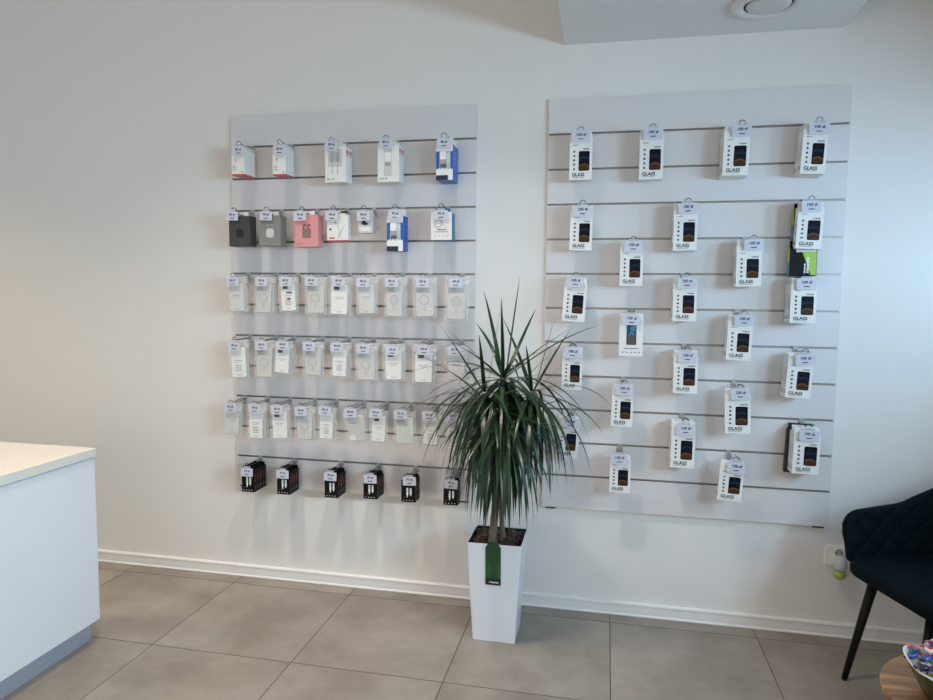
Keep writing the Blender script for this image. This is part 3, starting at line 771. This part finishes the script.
for key, gi, X, zt, H, W, tx, tz, n, kind in LEFT:
    col = int(key[1:]); pos = '%s from left, %s of pouch panel' % (ORD[col-1], ROWL[gi])
    zg = ZG['L']-.15*gi
    isp = kind in ('card','ring','paper','cream','label','sticker','pattern','green')
    hx = (X+tx)/2 if isp else X
    place_hook('L', hx, gi, tx, tz, PRICE[gi], 'wire hook with price tag, '+pos, 'hooks with price tags on the pouch panel')
    hz = zg-.033
    for i in range(n):
        grp = None; sx = sz = 1; dy = .02
        if isp:
            pouch_n += 1
            if i == 0: o = instance(('p',kind,pouch_n % 2), lambda: pouch(kind, pouch_n % 2)); lab = DESC[kind]+', front, '+pos if n > 1 else DESC[kind]+', '+pos
            else: o = instance(('pb', i % 2), lambda: pouch_back(i % 2)); lab = 'clear pouch, %s in stack, %s' % (ORD[i], pos)
            dy = .0155; grp = 'phone case pouches on the pouch panel'; cat = 'pouch'; sx = W/.073; sz = (hz-(zt-H))/.152
            sx = min(max(sx, .9), 1.1); sz = min(max(sz, .88), 1.12)
            jit = RND.uniform(-.055,.055)+(.07 if key in ('D3','E2') and i == 0 else 0)
        else:
            HB = hz+.0025+.012-(zt-H); sz = (HB-.012)/(({'slim':.1335,'window':.186,'blue':.187,'teal':.133,'black':.142}.get(kind, HB))-.012)
            cat = 'box'; jit = RND.uniform(-.008,.008); nice = DESC.get(kind)
            if kind == 'slim': o = instance(('slim', i == 0), lambda: slim(.064, .1335, i == 0)); dy = .0205; grp = 'slim white cartons on the pouch panel'
            elif kind == 'window': o = instance(('win', key, i == 0), lambda: window_box(.0995, .186, i == 0, int(key[1]))); dy = .036; grp = 'white charger cartons on the pouch panel'
            elif kind == 'blue': o = instance(('blue', i == 0), lambda: blue_box(.074, .187, i == 0)); dy = .037; grp = 'blue charger cartons on the pouch panel'
            elif kind == 'teal': o = instance(('teal', i == 0), lambda: teal_box(.094, .133, i == 0)); dy = .031; grp = 'teal cartons on the pouch panel'
            elif kind == 'black': o = instance(('black', i == 0), lambda: black_box(i == 0)); dy = .0195; grp = 'black stylus cartons on the pouch panel'
            elif kind == 'cube':
                ck = ('dark','grey','pink')[col-1]; o = cube_box(W, HB, ck); nice = {'dark':'dark grey','grey':'mid grey','pink':'pink'}[ck]+' earbud case carton'
            elif kind == 'ear': o = ear_box(W, HB); nice = 'white earphone carton with red base'
            elif kind == 'adapter': o = adapter_box(W, HB); nice = 'small pale grey adapter carton'
            lab = (nice+', front, '+pos) if i == 0 and n > 1 else (nice+', '+pos if n == 1 else '%s, %s in stack, %s' % (nice.replace(' with red base',''), ORD[i], pos))
        o.location = (hx+(0 if i == 0 else RND.uniform(-.004,.004) if isp else RND.uniform(-.001,.001)), -(.15-.011)+i*dy, hz+.0025)
        o.rotation_euler = (0, jit, 0); o.scale = (sx, 1, sz)
        tag(o, lab, cat, grp)
# ------------------------------------------------------------------ potted dracaena
def planter():
    r = tag(thing('potted_dracaena', (-.366, -.283, 0)), 'tall spiky green dracaena in a white tapered square planter', 'potted plant')
    gloss = mat('white_glossy_plastic', S(226,229,233), .22, noise=(3,.01))
    def sq(h, z, rr=.006, k=3): return [(x, y, z) for x, y in rrect_poly(-h, h, -h, h, rr, k)]
    rows = [sq(.0865, 0), sq(.089, .0015), sq(.1125, .421), sq(.1125, .4225), sq(.1095, .4225), sq(.109, .40)]
    m = MB(); nv = len(rows[0]); m.grid(rows, 0, False, close=True); m.add(rows[0], [tuple(range(nv-1, -1, -1))])
    m.build('planter', gloss, r)
    dk = mat('black_planter_liner', S(20,18,18), .5)
    m = MB(); rows = [sq(.1092, .418), sq(.1065, .4195), sq(.1065, .392), sq(.02, .392)]; m.grid(rows, 0, False, close=True); m.add(rows[-1], [tuple(range(nv))]); m.build('inner_liner', dk, r)
    k = random.Random(21); m = MB(); rows = []
    for i in range(15):
        rows.append([(-.105+.21*i/14, -.105+.21*j/14, .402+k.uniform(-.004,.005)) for j in range(15)])
    m.grid(rows, 0, False)
    for q in range(230):
        x, y = k.uniform(-.097,.097), k.uniform(-.097,.097); s = k.uniform(.006,.013)
        Mx = Matrix.Translation((x, y, .407+k.uniform(0,.005))) @ Euler((k.uniform(-.5,.5), k.uniform(-.5,.5), k.uniform(0,6))).to_matrix().to_4x4()
        m.box(-s, s, -s*.55, s*.55, -.003, .003, k.choice((1,1,2)), Mx)
    m.build('bark_mulch', [mat('dark_soil', S(36,28,24), .95), mat('brown_bark', S(66,48,38), .9, noise=(60,.3)), mat('pale_bark', S(98,78,64), .9, noise=(60,.3))], r)
    bark = mat('grey_brown_stem', S(120,104,88), .85, noise=(45,.25), bump=(90,.6))
    heads = []
    def stem(p, r0, r1, base=0):
        pts = []; rs = []
        n = 26
        for i in range(n+1):
            t = i/n; a = t*(len(p)-1); j = min(int(a), len(p)-2); f = a-j
            pm, pn = Vector(p[max(j-1,0)]), Vector(p[min(j+2,len(p)-1)]); p0, p1 = Vector(p[j]), Vector(p[j+1])
            q = .5*((2*p0)+(p1-pm)*f+(2*pm-5*p0+4*p1-pn)*f*f+(3*p0-pm-3*p1+pn)*f**3)
            pts.append(q); rs.append((r0+(r1-r0)*t)*(1.08 if i % 2 else .96))
        return MB().tube(pts, 0, 12, rs=rs).build('stem', bark, r)
    stem([(-.018,-.052,.395),(-.008,-.055,.52),(.004,-.052,.66),(.008,-.045,.80),(.012,-.04,.95),(.018,-.035,1.09)], .0165, .012)
    stem([(.020,.012,.395),(.012,.006,.52),(.012,.005,.66),(.05,.0,.82),(.10,-.01,.95),(.135,-.02,1.035)], .011, .008)
    stem([(.006,-.048,.74),(-.03,-.06,.84),(-.058,-.06,.93),(-.056,-.055,1.03)], .009, .007)
    stem([(.006,-.048,.70),(.03,-.09,.78),(.045,-.11,.92)], .008, .006)
    green = bpy.data.materials.new('dracaena_leaf'); green.use_nodes = True; nt = green.node_tree
    b = nt.nodes['Principled BSDF']; b.inputs['Roughness'].default_value = .33; b.inputs['Specular IOR Level'].default_value = .45
    tc = nt.nodes.new('ShaderNodeTexCoord'); nz = nt.nodes.new('ShaderNodeTexNoise'); nz.inputs['Scale'].default_value = 9
    rr = nt.nodes.new('ShaderNodeValToRGB'); e = rr.color_ramp.elements; e[0].position = .3; e[0].color = (*S(17,34,23),1); e[1].position = .75; e[1].color = (*S(46,74,40),1)
    nt.links.new(tc.outputs['Object'], nz.inputs['Vector']); nt.links.new(nz.outputs['Fac'], rr.inputs['Fac']); nt.links.new(rr.outputs['Color'], b.inputs['Base Color'])
    kk = random.Random(5)
    def head(base, n, L0, L1, emin, emax, seed, bias=None):
        k = random.Random(seed); m = MB(); base = Vector(base)
        for i in range(n):
            t = i/(n-1)                                   # 0 young (upright) .. 1 old (drooping)
            az = i*2.39996+k.uniform(-.25,.25)
            el = math.radians(emax+(emin-emax)*t**.42+k.uniform(-7,7))
            Lf = (L0+(L1-L0)*t)*k.uniform(.82,1.08)
            droop = (.35+3.3*t**.75)*k.uniform(.75,1.25)*(.35 if t < .10 else 1)
            d = Vector((math.cos(az)*math.cos(el), math.sin(az)*math.cos(el), math.sin(el)))
            p = base+Vector((math.cos(az)*.009, math.sin(az)*.009, -.055*t)); ns = 13; wv = k.uniform(.0070,.0100)
            side = Vector((-math.sin(az), math.cos(az), 0)); tw = k.uniform(-.35,.35)
            rows = []; pts = [p.copy()]; cur = d.copy()
            for s in range(ns):
                cur = (cur+Vector((0,0,-1))*droop/ns*(.55+1.1*s/ns)).normalized(); p = p+cur*Lf/ns
                pts.append(p.copy())
            for s, q in enumerate(pts):
                f = s/ns; wd = wv*(min(1, .55+f*2.2))*(1-f**2.6)+.0004
                tan = (pts[min(s+1,ns)]-pts[max(s-1,0)]).normalized()
                sd = (side*math.cos(tw*f)+tan.cross(side)*math.sin(tw*f)).normalized(); nn = sd.cross(tan).normalized()
                row = []
                for e_ in (-1, 0, 1):
                    c = q+sd*wd*e_+nn*(.18*wd*abs(e_))
                    wy = c.y+r.location.y                  # keep clear of the wall side
                    if wy > -.27: wy = -.27+.085*(1-math.exp(-(wy+.27)/.085))
                    row.append((c.x, wy-r.location.y, c.z))
                rows.append(row)
            m.grid(rows, 0, True)
        return m.build('foliage', green, r)
    head((.018,-.035,1.10), 84, .44, .46, -60, 88, 31)
    head((.135,-.02,1.045), 58, .36, .42, -60, 80, 32)
    head((-.055,-.055,1.04), 58, .36, .42, -60, 80, 33)
    head((.045,-.11,.93), 70, .30, .42, -65, 50, 34)
    head((-.02,-.05,.97), 70, .32, .45, -65, 45, 35)
    # hanging plant label over the rim, photo of foliage above a black foot
    lm = bpy.data.materials.new('foliage_photo_card'); lm.use_nodes = True; nt = lm.node_tree; tc = nt.nodes.new('ShaderNodeTexCoord')
    wv = nt.nodes.new('ShaderNodeTexWave'); wv.inputs['Scale'].default_value = 55; wv.inputs['Distortion'].default_value = 9; wv.inputs['Detail'].default_value = 3; wv.inputs['Detail Scale'].default_value = .5; wv.bands_direction = 'DIAGONAL'
    rr = nt.nodes.new('ShaderNodeValToRGB'); e = rr.color_ramp.elements; e[0].position = .45; e[0].color = (*S(8,38,24),1); e[1].position = 1; e[1].color = (*S(40,106,62),1)
    nt.links.new(tc.outputs['Object'], wv.inputs['Vector']); nt.links.new(wv.outputs['Fac'], rr.inputs['Fac']); nt.links.new(rr.outputs['Color'], nt.nodes['Principled BSDF'].inputs['Base Color']); nt.nodes['Principled BSDF'].inputs['Roughness'].default_value = .35
    h = .0315; zb, zt = -.176, .008
    m = MB(); m.prism([(-h,zb),(h,zb),(h,zt-.024),(h-.016,zt),(-h+.016,zt),(-h,zt-.024)], 0, .0012)
    lab = m.build('plant_label', lm, r); lab['label'] = 'green plant label with a leaf photo hanging over the planter rim'
    lab.location = (-.002, -.1165, .4265); lab.rotation_euler = (.052, 0, 0)
    m = MB(); kf = random.Random(17)
    for q in range(16):                                # leaf veins fanning up across the photo
        x0, z0 = -h+.004+.004*(q % 4), zb+.032+.006*(q//2); ln = kf.uniform(.018,.034); aa = kf.uniform(.5,1.25)
        if q % 3 == 0: x0 = h-.004; aa = PI-aa
        x1 = max(-h+.002, min(h-.002, x0+ln*math.cos(aa))); z1 = min(z0+ln*math.sin(aa), zt-.022); ww = kf.uniform(.0006,.0012)
        m.add([(x0-ww,-.0003,z0),(x0+ww,-.0003,z0),(x1+ww*.3,-.0003,z1),(x1-ww*.3,-.0003,z1)], [(0,1,2,3)])
    m.build('leaf_vein_print', mat('pale_green_print_ink', S(78,146,100), .4), lab)
    m = MB(); m.prism([(-h,zb),(h,zb),(h,zb+.026),(-h,zb+.026)], -.0004, .0003); m.build('black_foot', mat('black_label_ink', S(12,16,14), .4), lab)
    m = MB(); m.prism([(-.020,zb+.008),(-.017,zb+.008),(-.012,zb+.018),(-.010,zb+.019),(-.012,zb+.014),(-.015,zb+.012)], -.0007, 0)
    x = -.009; k = random.Random(8)
    while x < .022: q = k.uniform(.002,.0045); m.box(x, min(x+q,.023), -.0007, 0, zb+.009, zb+.0145); x += q+.0009
    m.build('white_emblem', mat('white_label_ink', S(225,230,228), .4), lab)
    return r
planter()

# ------------------------------------------------------------------ white service counter
ct = tag(thing('service_counter', (-2.313, -1.72, 0)), 'white gloss service counter with a recessed grey plinth, cut by the frame edge', 'counter')
lac = mat('white_gloss_lacquer', S(226,229,232), .2, noise=(2,.008))
hx, hy = .380, 1.002
MB().box(-hx, hx-.006, -hy, hy-.002, .095, .7655).build('counter_body', lac, ct, bevel=.0015)
MB().box(-hx, hx, -hy, hy, .7685, .8045).build('worktop', mat('white_laminate_top', S(222,219,210), .25, noise=(3,.01)), ct, bevel=.0015)
MB().box(-hx+.02, hx-.0075, -hy+.03, hy-.004, .7655, .7685).build('shadow_gap', mat('grey_joint', S(120,124,132), .6), ct)
MB().box(-hx+.05, hx-.054, -hy+.05, hy-.002, 0, .095).build('plinth', mat('grey_plinth', S(170,174,182), .4, noise=(3,.02)), ct)

# ------------------------------------------------------------------ wall socket and plug-in air freshener
pw = mat('white_socket_plastic', S(244,240,230), .35)
so = tag(thing('wall_socket', (1.032, 0, .352)), 'white square wall socket above the baseboard beside the teal armchair', 'socket')
m = MB(); m.rrect(-.048, .048, -.044, .044, .006, -.009, -.0003); m.build('cover_frame', pw, so, bevel=.0015)
m = MB(); m.rrect(-.032, .036, -.034, .036, .004, -.0115, -.009); m.build('inner_plate', pw, so, bevel=.001)
m = MB(); m.ring(.006, .014, .0175, .021, -.0145, -.011, 0, 32); m.build('earth_ring', pw, so)
m = MB(); m.disc(.006, .014, .0176, -.0118, -.0112, 0, 28); m.build('socket_well', mat('socket_well_grey', S(186,182,174), .5), so)
m = MB()
for dx in (-.0095, .0095): m.disc(.006+dx, .014, .0034, -.0124, -.0116, 0, 12)
m.box(.003, .009, -.0135, -.0116, .028, .033); m.box(.003, .009, -.0135, -.0116, -.005, 0); m.build('contact_holes', mat('dark_contact', S(58,54,50), .4), so)
fr = tag(thing('plug_in_air_freshener', (1.036, -.012, .262)), 'white plug-in air freshener with yellow-green oil, below the wall socket', 'air freshener')
m = MB(); m.lathe([(.016,.040),(.021,.044),(.024,.058),(.024,.074),(.020,.092),(.013,.098),(.006,.1)], 24, M=Matrix.Translation((0,-.026,0)) @ Matrix.Diagonal((1.05,.95,1,1)))
m.build('diffuser_body', mat('translucent_white_plastic', S(206,210,210), .25), fr)
m = MB(); m.box(-.012, .012, -.008, .0008, .058, .092); m.build('plug_back', pw, fr, bevel=.002)
oil = mat('yellow_green_oil', S(168,184,84), .12, spec=.7)
m = MB(); m.lathe([(.006,.0),(.014,.003),(.021,.010),(.0225,.022),(.0205,.034),(.016,.0395)], 24, M=Matrix.Translation((0,-.026,0)) @ Matrix.Diagonal((1.05,.95,1,1))); m.build('oil_bottle', oil, fr)
m = MB(); m.lathe([(.010,.0395),(.010,.0445)], 16, M=Matrix.Translation((0,-.026,0))); m.build('bottle_neck', mat('dark_contact', S(58,54,50), .4), fr)

# ------------------------------------------------------------------ teal velvet armchair
def chair():
    ang = math.radians(CH_ANG)
    r = thing('armchair', (CH_X, CH_Y, 0), (0, 0, ang)); tag(r, 'dark teal velvet tub armchair with diamond quilting and black tapered legs', 'armchair')
    vel = mat('teal_velvet', S(2,15,20), .75, spec=.12, sheen=(.07,S(20,80,100)), noise=(35,.12))
    # plan of the shell: far arm front -> round the back -> near arm front (local, chair faces -y)
    W, D0, D1, R = .245, -.225, .225, .16
    plan = []
    def seg(a, b, n):
        for i in range(n): plan.append(Vector(a).lerp(Vector(b), i/n))
    seg((-W, D0), (-W, D1-R), 34)
    for i in range(30): a = PI-PI/2*i/30; plan.append(Vector((-W+R+R*math.cos(a), D1-R+R*math.sin(a))))
    seg((-W+R, D1), (W-R, D1), 22)
    for i in range(30): a = PI/2-PI/2*i/30; plan.append(Vector((W-R+R*math.cos(a), D1-R+R*math.sin(a))))
    seg((W, D1-R), (W, D0), 34); plan.append(Vector((W, D0)))
    n = len(plan); ls = [0]
    for i in range(1, n): ls.append(ls[-1]+(plan[i]-plan[i-1]).length)
    Lt = ls[-1]; th = .042; nv = 46; rows = []
    zb = .425
    for i, p in enumerate(plan):
        tg = (plan[min(i+1,n-1)]-plan[max(i-1,0)]).normalized(); out = Vector((-tg.y, tg.x))     # outward of the shell
        s = min(ls[i], Lt-ls[i]); t = s/Lt*2
        x = min(max((t-.36)/.50, 0), 1); x = x*x*(3-2*x)
        zt = .622+.030*min(t/.4, 1)+.17*x
        e = min(s/.075, 1); rr = math.sqrt(max(0, 1-(1-e)**2))
        mid = .53; top = mid+(zt-mid)*(.30+.70*rr); bot = mid+(zb-mid)*(.45+.55*rr); thk = th*(.25+.75*rr)
        lean = .03*(1-x*.2)
        row = []
        for j in range(nv):                               # inner face going up, with the quilted diamonds
            f = j/(nv-1); z = bot+(top-.012-bot)*f
            a = (ls[i]+z)/.088; b_ = (ls[i]-z)/.088
            da = abs(a-round(a)); db_ = abs(b_-round(b_)); g = min(da, db_)
            q = .0065*math.exp(-(g/.045)**2) if z > .46 and s > .02 else 0
            puff = .003*(1-math.exp(-(g/.2)**2))
            o_ = q-puff+lean*(f-.4)
            row.append((p.x+out.x*o_, p.y+out.y*o_, z))
        for j in range(7):                                # rounded top edge
            a = PI*j/6; c = thk/2
            row.append((p.x+out.x*(lean*.6+c-c*math.cos(a)), p.y+out.y*(lean*.6+c-c*math.cos(a)), top-.012+.012*math.sin(a)+.0))
        for j in range(10):
            f = 1-j/9; z = bot+(top-.014-bot)*f; o_ = thk+lean*(f-.4)
            row.append((p.x+out.x*o_, p.y+out.y*o_, z))
        rows.append(row)
    m = MB(); m.grid(rows, 0, True, close=True); nr = len(rows[0])
    m.add(rows[0], [tuple(range(nr))]); m.add(rows[-1], [tuple(range(nr-1,-1,-1))])
    m.build('quilted_shell', vel, r)
    # seat cushion
    rows = []; px, py0, py1 = .240, -.256, .195
    for z, ins in ((.422,.02),(.425,.006),(.434,.0),(.456,.0),(.467,.008),(.474,.03),(.477,.09),(.479,.16)):
        rows.append([(x, y, z) for x, y in rrect_poly(-px+ins, px-ins, py0+ins, py1-ins, max(.09-ins*.5,.012), 9)])
    m = MB(); m.grid(rows, 0, True, close=True); k = len(rows[0]); m.add(rows[0], [tuple(range(k-1,-1,-1))]); m.add(rows[-1], [tuple(range(k))])
    m.build('seat_cushion', vel, r)
    m = MB(); m.rrect(-.20, .20, -.17, .17, .05, 0, .018, M=Matrix.Translation((0,0,.422)) @ Matrix.Rotation(PI/2, 4, 'X')); m.build('seat_underside', mat('black_underside', S(16,16,18), .8), r)
    bl = mat('black_leg_metal', S(9,9,10), .5, spec=.3)
    for sx in (-1, 1):
        for sy in (-1, 1):
            a = Vector((LEG_A[sx > 0][0], (LEG_A[sx > 0][1] if sy < 0 else .13), .424)); b = Vector((LEG_B[sx > 0][0], (LEG_B[sx > 0][1] if sy < 0 else .20), .004))
            m = MB(); m.tube([a, a.lerp(b,.5), b], 0, 14, rs=[.0185,.015,.0105]); lg = m.build('leg', bl, r)
            m = MB(); m.tube([b+Vector((0,0,.004)), Vector((b.x,b.y,0))], .0095, 12); m.build('floor_glide', mat('dark_glide', S(40,40,42), .6), lg)
    return r
chair()

# ------------------------------------------------------------------ side table, bowl, sweets
tb = tag(thing('side_table', (1.004, -1.222, 0)), 'round wooden side table with black legs in front of the armchair', 'side table')
wm = bpy.data.materials.new('acacia_wood'); wm.use_nodes = True; nt = wm.node_tree; b = nt.nodes['Principled BSDF']; b.inputs['Roughness'].default_value = .42
tc = nt.nodes.new('ShaderNodeTexCoord'); mp = nt.nodes.new('ShaderNodeMapping'); mp.inputs['Rotation'].default_value = (0,0,math.radians(-38)); mp.inputs['Scale'].default_value = (1.6,11,4)
nz = nt.nodes.new('ShaderNodeTexNoise'); nz.inputs['Scale'].default_value = 2.2; nz.inputs['Detail'].default_value = 7; nz.inputs['Distortion'].default_value = .6
rr = nt.nodes.new('ShaderNodeValToRGB'); e = rr.color_ramp.elements; e[0].position = .3; e[0].color = (*S(92,66,42),1); e[1].position = .72; e[1].color = (*S(190,150,104),1); q = e.new(.5); q.color = (*S(146,108,70),1)
nt.links.new(tc.outputs['Object'], mp.inputs['Vector']); nt.links.new(mp.outputs[0], nz.inputs['Vector']); nt.links.new(nz.outputs['Fac'], rr.inputs['Fac']); nt.links.new(rr.outputs['Color'], b.inputs['Base Color'])
MB().lathe([(.0,.425),(.232,.425),(.236,.428),(.237,.445),(.235,.449),(.231,.45),(.0,.45)], 72, smooth=False).build('tabletop', wm, tb)
bl = mat('black_leg_metal', S(9,9,10), .5, spec=.3)
for q in range(3):
    a = math.radians(190+120*q); c, s_ = math.cos(a), math.sin(a)
    MB().tube([(c*.185,s_*.185,.425),(c*.20,s_*.20,.0)], .011, 12).build('leg', bl, tb)
m = MB(); m.tube([(.12*math.cos(2*PI*i/24), .12*math.sin(2*PI*i/24), .417) for i in range(25)], .008, 8); m.build('underframe', bl, tb)

BX, BY, BZ = .953, -1.237, .4505
bw = tag(thing('sweet_bowl', (BX, BY, BZ)), 'dark green bowl with a wavy white rim on the round wooden table', 'bowl')
gb = mat('dark_green_glaze', S(42,58,34), .25, noise=(12,.1)); wb = mat('white_glaze', S(222,218,208), .2)
def lob(r, z, w):
    n = 96; o = []
    for i in range(n):
        a = 2*PI*i/n; c = math.cos(6*(a-2.66))
        o.append((r*(1+.045*w*c)*math.cos(a), r*(1+.045*w*c)*math.sin(a), z+.006*w*c*(z > .05)))
    return o
outer = [lob(.094,0,.5), lob(.100,.002,.5), lob(.116,.03,.8), lob(.132,.060,.95), lob(.143,.083,1)]
inner = [lob(.139,.0835,1), lob(.126,.060,.85), lob(.107,.032,.6), lob(.092,.010,.4)]
m = MB(); m.grid(outer, 0, True, close=True); m.add(outer[0], [tuple(range(95,-1,-1))]); m.build('outer_glaze', gb, bw)
m = MB(); m.grid([lob(.143,.083,1), lob(.1435,.0855,1), lob(.1415,.087,1), lob(.139,.0855,1), lob(.139,.0835,1)], 0, True, close=True); m.build('white_rim', wb, bw)
m = MB(); m.grid(inner, 0, True, close=True); m.add(inner[-1], [tuple(range(96))]); m.build('inner_glaze', wb, bw)
PAL = {'red': S(196,44,48), 'purple': S(70,38,92), 'orange': S(222,98,40), 'lime green': S(160,190,60), 'navy': S(28,32,66), 'white': S(226,224,226), 'pink': S(206,84,120), 'dark brown': S(62,40,34), 'silver': S(170,172,178), 'blue': S(60,96,170), 'yellow': S(220,184,70)}
def candy(col, end, L, R):
    k = random.Random(col+end); m = MB(); n = 12; rows = []
    prof = [(-L-.009,.008),(-L-.006,.006),(-L-.002,.0028),(-L+.001,R*.62),(-L+.006,R*.95),(-L*.4,R),(L*.4,R),(L-.006,R*.95),(L-.001,R*.62),(L+.002,.0028),(L+.006,.006),(L+.009,.008)]
    for x, r_ in prof:
        rows.append([(x, r_*math.cos(2*PI*i/n)*(1+.14*(i % 2)*(abs(x) > L)), r_*math.sin(2*PI*i/n)*(.35 if abs(x) > L+.004 else .85)) for i in range(n)])
    m.grid(rows[:4], 1, True, close=True, flip=True); m.grid(rows[3:9], 0, True, close=True, flip=True); m.grid(rows[8:], 1, True, close=True, flip=True)
    stripe = [[(x, (R*1.03)*math.cos(a), R*.90*math.sin(a)) for a in [PI*.30+PI*.4*i/6 for i in range(7)]] for x in (-L*.55, L*.55)]
    m.grid(stripe, 1, True, flip=True)
    return m.build('wrapped_sweet', [mat('wrapper_'+col, PAL[col], .25, spec=.6), mat('wrapper_'+end, PAL[end], .25, spec=.6)])
cols = list(PAL); combos = [(c, e_) for c in cols for e_ in cols if c != e_]
kr = random.Random(12); kr.shuffle(combos); spots = []
for lay in (0, 1):
    for i in range(-5, 6):
        for j in range(-5, 6):
            x = (i+(.5 if j % 2 else 0)+.25*lay)*.037; y = j*.030+.012*lay; d = math.hypot(x, y)
            if d > (.1285 if lay else .112) or (lay == 0 and x > -.005): continue
            spots.append((x, y, (.085+.030*(1-(d/.134)**2) if lay else .070)+kr.uniform(-.003,.003), kr.uniform(0,PI), kr.uniform(-.3,.3)))
for (x, y, z, t, ti), (c, e_) in zip(spots, combos):
    o = candy(c, e_, .0125, .0092); o.location = (BX+x, BY+y, BZ+z); o.rotation_euler = (0, ti, t)
    tag(o, '%s sweet with %s wrapper ends in the green bowl' % (c, e_), 'sweet', 'wrapped sweets in the green bowl')
